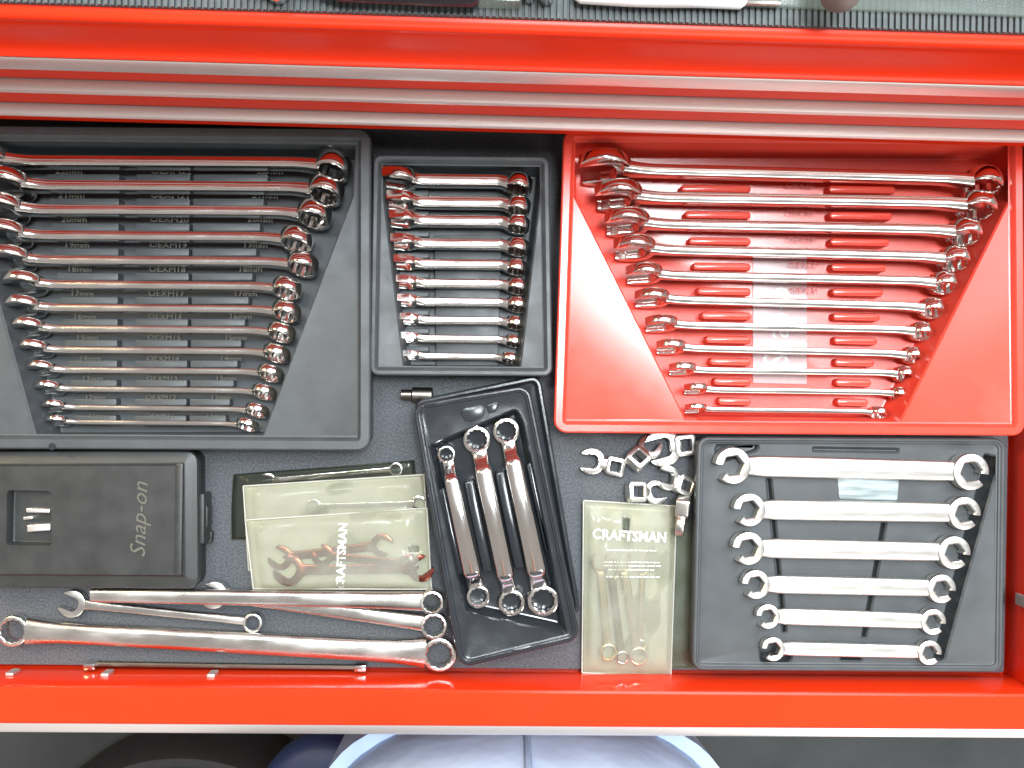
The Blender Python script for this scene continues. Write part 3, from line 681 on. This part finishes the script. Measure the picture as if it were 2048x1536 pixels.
# ================================================================== vinyl pouches
def pouch(name, label, px, z0, th, front='vinyl_front', back='vinyl_back', hole=None, seed=1, waves=.0008, group=None):
    rnd = random.Random(seed); pc = [P(x, y, z0) for x, y in px]                 # TL TR BR BL
    root = thing(name, label, 'pouch', sum(pc, Vector()) / 4, group)
    NX, NY = 34, 24; ph = [rnd.uniform(0, 6.28) for _ in range(8)]
    def pt(u, v): return (pc[0].lerp(pc[1], u)).lerp(pc[3].lerp(pc[2], u), v) - root.location
    def hgt(u, v):
        e = min(u, 1 - u, v, 1 - v); f = min(1, max(0, (e - .012)) / .085); f = f * f * (3 - 2 * f)
        wv = math.sin(9 * u + 4 * v + ph[0]) + .7 * math.sin(17 * v - 7 * u + ph[1]) + .5 * math.sin(25 * u + 11 * v + ph[2])
        return .0007 + f * (th + waves * wv) + (.0003 * math.sin(14 * u + ph[3]) * (1 - f))
    for nm, mm, top in (('back_sheet', back, False), ('front_sheet', front, True)):
        bm = bmesh.new()
        gr = [[bm.verts.new(pt(i / NX, j / NY) + Vector((.0006 * math.sin(5 * j / NY + ph[5]) if i in (0, NX) else 0, .0007 * math.sin(6 * i / NX + ph[4]) if j in (0, NY) else 0, hgt(i / NX, j / NY) if top else .0003 + .0002 * math.sin(8 * i / NX + ph[6])))) for i in range(NX + 1)] for j in range(NY + 1)]
        for j in range(NY):
            for i in range(NX):
                if hole and abs((i + .5) / NX - hole[0]) * NX < 1.2 and abs((j + .5) / NY - hole[1]) * NY < 1.2: continue
                bm.faces.new((gr[j][i], gr[j + 1][i], gr[j + 1][i + 1], gr[j][i + 1]))
        o = finish(bm, nm, mm, root, smooth=80)
        sm = o.modifiers.new('thickness', 'SOLIDIFY'); sm.thickness = .00025
    bm = bmesh.new()                                                             # welded seam all around
    for (u0, v0), (u1, v1) in (((0, 0), (1, 0)), ((1, 0), (1, 1)), ((1, 1), (0, 1)), ((0, 1), (0, 0))):
        tube(bm, [pt(lerp(u0, u1, q / 8), lerp(v0, v1, q / 8)) + Vector((0, 0, .0007)) for q in range(9)], .0006, 6)
    finish(bm, 'seam', back if back != 'pouch_card' else front, root)
    def top(p):
        p = Vector((p[0], p[1], z0)); u = v = .5
        for _ in range(12):
            q = (pc[0].lerp(pc[1], u)).lerp(pc[3].lerp(pc[2], u), v); d = p - q
            ex = pc[1] - pc[0]; ey = pc[3] - pc[0]; u += d.dot(ex) / ex.length_squared; v += d.dot(ey) / ey.length_squared
        return z0 + hgt(min(1, max(0, u)), min(1, max(0, v)))
    return root, top
M['pouch_card'] = mat('black_card', (0.02, 0.02, 0.022), 0.5, var=.1)
def pouch_print(pt_, s, px, py, z, size, rot, sx=1.0, shear=0):
    root, top = pt_; p = P(px, py, z); me = text_mesh(s, size, 0, shear, .018).copy(); me.materials.clear(); me.materials.append(M['white_print'])
    T = Matrix.Translation(p) @ Matrix.Rotation(rot, 4, 'Z') @ Matrix.Diagonal((sx, 1, 1, 1))
    for v in me.vertices:
        q = T @ v.co; v.co = Vector((q.x, q.y, top(q) + .0005)) - root.location
    link('pouch_print', me, root)
def open_ended(label, group, A, B, sA, sB, w, t, angA=R(-15), angB=R(15), m='red_brown'):
    A = Vector(A); B = Vector(B); mid = (A + B) / 2; d = B - A; L = d.length; h = L / 2
    root = thing('open_end_wrench', label, 'wrench', group=group, matrix=Matrix.Translation(mid) @ Matrix.Rotation(math.atan2(d.y, d.x), 4, 'Z') @ Matrix.Rotation(-math.asin(d.z / L), 4, 'Y'))
    for sg, s, an in ((-1, sA, angA), (1, sB, angB)):
        bm = bmesh.new(); jaw_solid(bm, s, an, t * 1.2)
        if sg > 0: bmesh.ops.rotate(bm, cent=(0, 0, 0), matrix=Matrix.Rotation(PI, 3, 'Z'), verts=bm.verts)
        bmesh.ops.translate(bm, vec=(sg * h, 0, 0), verts=bm.verts); finish(bm, 'open_end', m, root)
    bm = shank_bm(-h + sA * .7, h - sB * .7, w * 1.5, w * 1.5, w, w, t * .9); finish(bm, 'shank', m, root)
    return root
pouch('vinyl_pouch', 'dark pouch with black card, partly hidden under the two milky pouches', [(467, 950), (828, 921), (846, 1075), (463, 1079)], .0004, .0035, 'vinyl_smoky', 'pouch_card', seed=4)
pouch('vinyl_pouch', 'milky vinyl pouch with one slim wrench inside, behind the other milky pouch', [(487, 972), (848, 949), (858, 1120), (498, 1140)], .0048, .0058, seed=2, hole=None)
A = P(628, 1012, .0083); B = P(838, 1006, .0083)
combo('combination_wrench', 'slim wrench inside the rear milky pouch', None, B, A, .0068, 15 * kk, 0, 'chrome', .0058, flat=True, box_off=0)
combo('combination_wrench', 'wrench glinting through the dark pouch behind the milky pouches', None, P(536, 961, .0024), P(792, 938, .0024), .0072, 14 * kk, 0, 'chrome', .0060, flat=True, box_off=0)
pf = pouch('vinyl_pouch', 'milky vinyl pouch of open-ended wrenches with vertical white lettering', [(491, 1040), (854, 1016), (863, 1178), (507, 1177)], .0118, .0060, seed=3, hole=(.915, .50))
pouch_print(pf, 'CRAFTSMAN', 684, 1113, .0190, .0092, PI / 2 - R(2), 1.0)
g_ = 'open-ended wrenches in the front milky pouch'
open_ended('largest open-ended wrench, lowest in the front milky pouch', g_, P(577, 1140, .0148), P(842, 1136, .0150), .0120, .0105, .0082, .0024, R(-35), R(35))
open_ended('open-ended wrench in the front milky pouch with its jaw at the upper right', g_, P(560, 1115, .0136), P(765, 1090, .0136), .0095, .0090, .0070, .0020, R(-40), R(-30))
open_ended('open-ended wrench slanting down to the right, in the middle of the front milky pouch', g_, P(645, 1110, .0160), P(818, 1128, .0160), .0085, .0080, .0060, .0018, R(-40), R(30))
pouch('vinyl_pouch', 'very clear empty pouch sticking out to the right beneath the greenish lettered pouch', [(1225, 1022), (1394, 1036), (1386, 1335), (1230, 1330)], .0004, .0030, 'vinyl_clear', 'vinyl_clear', seed=8)
def cp(x, y): return (1160 + x / 4.15, 990 + y / 4.15)
pc_ = pouch('vinyl_pouch', 'greenish clear pouch of small wrenches with white lettering across its top', [cp(28, 45), cp(800, 92), cp(752, 1500), cp(16, 1472)], .0040, .0070, seed=11, hole=(.46, .115), waves=.0011)
pouch_print(pc_, 'CRAFTSMAN', 1260, 1073, .0128, .0112, -R(2), .92)
for yy, wd in ((1100, 44), (1124, 50), (1131, 48), (1139, 40), (1153, 44)):
    c0 = P(1262, yy, .0116); c = c0 - pc_[0].location; c.z = pc_[1](c0) + .0006 - pc_[0].location.z; bm = bmesh.new(); x = -wd / 2; rr = random.Random(yy)
    while x < wd / 2:
        l_ = rr.uniform(1.2, 4.5); box(bm, c.x + x * .001 * .9, c.x + (x + l_) * .0009, c.y - .0005, c.y + .0004, c.z, c.z + .00015, 0); x += l_ + rr.uniform(.5, 1.2)
    finish(bm, 'fine_print_line', 'white_print', pc_[0])
g_ = 'small wrenches in the greenish pouch'
for (a, b_, s, rb, lab, zz) in (((165, 560), (235, 1300), .0085, 74, 'small combination wrench at the left edge of the greenish pouch', .0078), ((262, 640), (352, 1345), .0070, 56, 'shiniest small wrench, second from the left in the greenish pouch', .0096),
                                ((355, 560), (488, 1332), .0090, 80, 'thickest small wrench in the middle of the greenish pouch', .0078), ((520, 600), (505, 1240), .0060, 45, 'thin small wrench rightmost in the greenish pouch', .0062)):
    combo('combination_wrench', lab, g_, P(*cp(*a), zz), P(*cp(*b_), zz), s * 1.12, rb / 4.15 * kk, 0, 'chrome' if 'shiniest' in lab else 'warm_chrome', s * .85, flat=True, box_off=0, shank_w=.66, shank_t=.3)

# ================================================================== crowfoot wrenches
def cw_(x, y): return (1150 + x / 6.98, 860 + y / 6.98)
def crowfoot(label, sq, jaw, s, dz, zc, size, tilt=0.0, roll=0.0, m='satin'):
    A = P(*cw_(*jaw), zc); B = P(*cw_(*sq), zc); d = B - A; L = d.length
    root = thing('crowfoot_wrench', label, 'crowfoot wrench', group='crowfoot wrenches loose on the liner',
                 matrix=Matrix.Translation(B) @ Matrix.Rotation(math.atan2(d.y, d.x), 4, 'Z') @ Matrix.Rotation(tilt, 4, 'Y') @ Matrix.Rotation(roll, 4, 'X'))
    h = size / 2
    bm = bmesh.new(); sqc = [Vector(v) for v in ((-h, -h), (h, -h), (h, h), (-h, h))]
    o = [ring(bm, rpoly(sqc, h * .42, i_, 6), z_) for i_, z_ in ((.0012, -dz), (.0003, -dz + .0004), (0, -dz + .0012), (0, dz - .0016), (.0004, dz - .0005), (.0016, dz))]
    hq = size * .27; inn = [Vector(v) for v in ((-hq, -hq), (hq, -hq), (hq, hq), (-hq, hq))]
    i__ = [ring(bm, rpoly(inn, hq * .25, i_, 6), z_) for i_, z_ in ((-.0007, dz), (0, dz - .0007), (0, -dz + .0007), (-.0007, -dz))]
    for a, b in zip(o + i__, (o + i__)[1:]): bridge(bm, a, b)
    bridge(bm, i__[-1], o[0]); finish(bm, 'drive_square', m, root, smooth=35)
    bm = bmesh.new(); jaw_solid(bm, s, R(8), dz * 1.24, b=.0011)
    bmesh.ops.translate(bm, vec=(-L, 0, 0), verts=bm.verts)
    finish(bm, 'open_jaw', m, root)
    bm = bmesh.new(); loft(bm, [(Vector((-L + s * .62, 0, 0)), U, V, s * .52, dz * .6, .6), (Vector((-L * .5 - h * .3, 0, 0)), U, V, s * .42, dz * .62, .6), (Vector((-h * .72, 0, 0)), U, V, h * .85, dz * .82, .5)]); finish(bm, 'neck', m, root)
crowfoot('flat crowfoot wrench alone at the left, jaw open to the left', (555, 505), (225, 435), .0105, .0048, .0055, .0150, m='chrome_worn')
crowfoot('largest crowfoot wrench, by the corner of the lower right tray below the red tray', (1530, 205), (1215, 245), .0150, .0055, .0060, .0175)
crowfoot('crowfoot wrench with its square end tilted up, touching the left side of the largest one', (880, 400), (1085, 230), .0095, .0052, .0125, .0160, tilt=R(-24), roll=R(20))
crowfoot('crowfoot wrench just above the lettered pouch, square end at the left', (855, 865), (1150, 880), .0098, .0052, .0065, .0160, tilt=R(-16), roll=R(14))
crowfoot('crowfoot wrench with its square end against the lower right tray, jaw toward upper left', (1520, 775), (1275, 660), .0095, .0052, .0085, .0155, tilt=R(14), roll=R(-12))
crowfoot('crowfoot wrench standing on edge at the top right corner of the lettered pouch', (1510, 1070), (1490, 1330), .0095, .0052, .0165, .0150, roll=R(72), tilt=R(-10))

# ================================================================== what shows past the drawer front: tyre, stool, person
t = thing('tyre', 'black rubber tyre lying on the floor below the drawer, at the left', 'tyre', (0, 0, 0))
tc = P(365, 1488, GZ + .16); t.location = (tc.x, tc.y - .327, GZ)
bm = bmesh.new(); n = 64; prof = []
for k in range(14):
    a = 2 * PI * k / 14; prof.append((.300 + .026 * math.cos(a), .085 + .085 * math.sin(a)))
rings = [[bm.verts.new((r_ * math.cos(2 * PI * j / n), r_ * math.sin(2 * PI * j / n), z_)) for r_, z_ in prof] for j in range(n)]
for j in range(n): bridge(bm, rings[j], rings[(j + 1) % n])
finish(bm, 'rubber', 'tyre', t, smooth=50)
bm = bmesh.new(); bmesh.ops.create_cone(bm, cap_ends=True, segments=48, radius1=.279, radius2=.276, depth=.12, matrix=Matrix.Translation((0, 0, .08)))
rm = finish(bm, 'rim', 'hub', t)
for k in range(5):
    bm = bmesh.new(); bmesh.ops.create_cone(bm, cap_ends=True, segments=6, radius1=.010, radius2=.010, depth=.012, matrix=Matrix.Translation((.06 * math.cos(k * 1.2566), .06 * math.sin(k * 1.2566), .145)))
    finish(bm, 'wheel_nut', 'steel_dark', rm)
sc = P(655, 1545, -.42); t = thing('stool', 'navy padded stool between the tyre and the jeans, below the drawer', 'stool', (sc.x, sc.y - .06, GZ))
bm = bmesh.new(); Hs = -.42 - GZ
L = []
for r_, z_ in ((.05, Hs - .06), (.085, Hs - .06), (.098, Hs - .05), (.10, Hs - .03), (.096, Hs - .012), (.085, Hs - .003), (.06, Hs + .002), (.005, Hs + .003)):
    L.append([bm.verts.new((r_ * math.cos(2 * PI * j / 40), r_ * math.sin(2 * PI * j / 40), z_)) for j in range(40)])
for a, b in zip(L, L[1:]): bridge(bm, a, b)
bm.faces.new(L[-1]); bm.faces.new(list(reversed(L[0]))); finish(bm, 'seat', 'navy', t, smooth=50)
for k in range(4):
    a = k * PI / 2 + .6; bm = bmesh.new(); tube(bm, [(.08 * math.cos(a), .08 * math.sin(a), Hs - .06), (.17 * math.cos(a), .17 * math.sin(a), 0)], .011, 10); finish(bm, 'leg', 'steel_dark', t)

# person standing at the drawer: one continuous body under jeans and shirt
jx = P(1042, 1480, -.2).x; jy = -.425
pr = thing('person', 'person in light blue jeans standing close against the drawer front', 'person', (jx, jy, GZ))
def skinned(name, m, pts, edges, root_i, parent, sub=2):
    me = bpy.data.meshes.new(name); me.from_pydata([p[:3] for p in pts], edges, []); me.materials.append(M[m])
    o = link(name, me, parent)
    md = o.modifiers.new('skin', 'SKIN'); md.use_smooth_shade = True
    for i, p in enumerate(pts):
        sv = me.skin_vertices[0].data[i]; sv.radius = (p[3], p[4]) if len(p) > 4 else (p[3], p[3]); sv.use_root = i == root_i
    s = o.modifiers.new('subdivision', 'SUBSURF'); s.levels = sub; s.render_levels = sub
    return o
def loft_body(name, m, secs, parent, n=40, cap=True):
    """stack of (x, y, z, half width, half depth, squareness) rings"""
    bm = bmesh.new(); L = []
    for x, y, z, a, b, pw in secs:
        L.append([bm.verts.new((x + a * math.copysign(abs(math.cos(2 * PI * j / n)) ** pw, math.cos(2 * PI * j / n)), y + b * math.copysign(abs(math.sin(2 * PI * j / n)) ** pw, math.sin(2 * PI * j / n)), z)) for j in range(n)])
    for a, b in zip(L, L[1:]): bridge(bm, a, b)
    if cap: bm.faces.new(L[-1]); bm.faces.new(list(reversed(L[0])))
    return finish(bm, name, m, parent, smooth=60)
# body: head, neck, trunk, arms and hands, legs as one continuous surface (inside the clothes)
BV = [(0, 0, .92, .13, .09), (0, -.005, 1.12, .125, .085), (0, -.01, 1.34, .14, .09), (0, -.005, 1.47, .05, .05), (0, .012, 1.56, .066, .08), (0, .015, 1.66, .074, .09), (0, .005, 1.72, .045, .055),
      (.17, -.01, 1.40, .052), (.235, -.08, 1.15, .040), (.25, -.11, .93, .028), (.25, -.10, .86, .022, .030), (-.17, -.01, 1.40, .052), (-.235, -.08, 1.15, .040), (-.25, -.11, .93, .028), (-.25, -.10, .86, .022, .030),
      (.095, 0, .80, .085), (.10, .015, .48, .055), (.10, -.01, .10, .035), (-.095, 0, .80, .085), (-.10, .015, .48, .055), (-.10, -.01, .10, .035)]
BE = [(0, 1), (1, 2), (2, 3), (3, 4), (4, 5), (5, 6), (2, 7), (7, 8), (8, 9), (9, 10), (2, 11), (11, 12), (12, 13), (13, 14), (0, 15), (15, 16), (16, 17), (0, 18), (18, 19), (19, 20)]
n0 = len(BV)
for sg, base in ((1, 10), (-1, 14)):                                            # five curled fingers on each hand
    for f in range(4):
        b0 = len(BV); yy = -.076 - .019 * f; ln = (.032, .036, .034, .027)[f]
        BV += [(sg * .252, yy, .835, .0095), (sg * .250, yy + .004, .835 - ln, .008), (sg * .240, yy + .008, .835 - ln * 1.75, .007)]
        BE += [(base, b0), (b0, b0 + 1), (b0 + 1, b0 + 2)]
    b0 = len(BV); BV += [(sg * .236, -.065, .855, .010), (sg * .226, -.050, .822, .008)]; BE += [(base, b0), (b0, b0 + 1)]
skinned('body', 'skin', BV, BE, 0, pr, 1)
# jeans: hips, fly bulge and two legs
jb = bmesh.new()
def ring_stack(secs, n=44):
    L = []
    for x, y, z, a, b, pw in secs:
        L.append([jb.verts.new((x + a * math.copysign(abs(math.cos(2 * PI * q / n)) ** pw, math.cos(2 * PI * q / n)), y + b * math.copysign(abs(math.sin(2 * PI * q / n)) ** pw, math.sin(2 * PI * q / n)), z)) for q in range(n)])
    for a, b in zip(L, L[1:]): bridge(jb, a, b)
    jb.faces.new(L[-1]); jb.faces.new(list(reversed(L[0])))
ring_stack([(0, -.01, 1.02, .180, .120, .9), (0, -.008, .97, .182, .127, .88), (0, -.004, .92, .189, .134, .86), (0, -.004, .86, .190, .132, .85), (0, -.006, .81, .186, .118, .85), (0, -.01, .775, .188, .09, .85)])
for sg in (1, -1): ring_stack([(sg * .100, -.002, .86, .098, .118, .9), (sg * .102, -.002, .74, .096, .105, .95), (sg * .106, .008, .50, .078, .084, 1), (sg * .108, .004, .44, .072, .080, 1), (sg * .108, -.012, .09, .066, .074, 1), (sg * .108, -.012, .06, .068, .076, 1)])
jeans = finish(jb, 'jeans', 'denim', pr, smooth=70)
loft_body('shirt', 'shirt', [(0, -.012, 1.00, .175, .125, .9), (0, -.012, 1.10, .168, .122, .9), (0, -.012, 1.25, .185, .125, .9), (0, -.012, 1.38, .205, .115, .85), (0, -.010, 1.44, .15, .085, .9), (0, -.006, 1.475, .068, .066, 1)], pr)
for sg in (1, -1):
    bm = bmesh.new(); tube(bm, [(sg * .165, -.01, 1.415), (sg * .195, -.014, 1.37), (sg * .220, -.048, 1.26), (sg * .236, -.08, 1.14), (sg * .244, -.095, 1.04)], [.070, .070, .062, .055, .050], 16); finish(bm, 'sleeve', 'shirt', pr, smooth=60)
    bm = bmesh.new(); bmesh.ops.create_uvsphere(bm, u_segments=16, v_segments=10, radius=.0115, matrix=Matrix.Translation((sg * .031, .096, 1.632))); finish(bm, 'eye', 'white_print', pr)
    bm = bmesh.new(); bmesh.ops.create_uvsphere(bm, u_segments=12, v_segments=8, radius=1, matrix=Matrix.Translation((sg * .078, .005, 1.62)) @ Matrix.Diagonal((.010, .02, .032, 1))); finish(bm, 'ear', 'skin', pr)
    loft_body('shoe', 'shoe', [(sg * .108, .045, 0, .046, .135, .8), (sg * .108, .045, .03, .048, .137, .8), (sg * .108, .03, .06, .044, .115, .9), (sg * .108, -.01, .10, .040, .06, 1)], pr)
bm = bmesh.new(); bmesh.ops.create_cone(bm, cap_ends=True, segments=12, radius1=.017, radius2=.007, depth=.045, matrix=Matrix.Translation((0, .108, 1.615)) @ Matrix.Rotation(R(12), 4, 'X')); finish(bm, 'nose', 'skin', pr, smooth=60)
bm = bmesh.new(); box(bm, -.023, .023, .086, .096, 1.572, 1.579, .002); finish(bm, 'mouth', 'red_lettering', pr)
loft_body('hair', 'hair', [(0, -.025, 1.60, .070, .068, 1), (0, -.022, 1.66, .083, .085, 1), (0, -.006, 1.71, .080, .094, 1), (0, -.004, 1.75, .055, .068, 1), (0, -.004, 1.765, .01, .012, 1)], pr)
# fly seam standing proud of the denim
bm = bmesh.new(); tube(bm, [(-.004, .1145, 1.005), (-.004, .1200, .97), (-.003, .1300, .92), (-.002, .1285, .86), (0, .1120, .81)], .0032, 8); finish(bm, 'fly_seam', 'denim_seam', pr)

for ch in pr.children:                                    # the trunk leans back from the drawer
    if ch.type == 'MESH' and ch.name.split('.')[0] not in ('jeans', 'shoe', 'fly_seam'):
        for v in ch.data.vertices:
            if v.co.z > 1.0 and not (abs(v.co.x) > .2 and v.co.z < 1.05): v.co.y -= .065 * min(1, (v.co.z - 1.0) / .10)
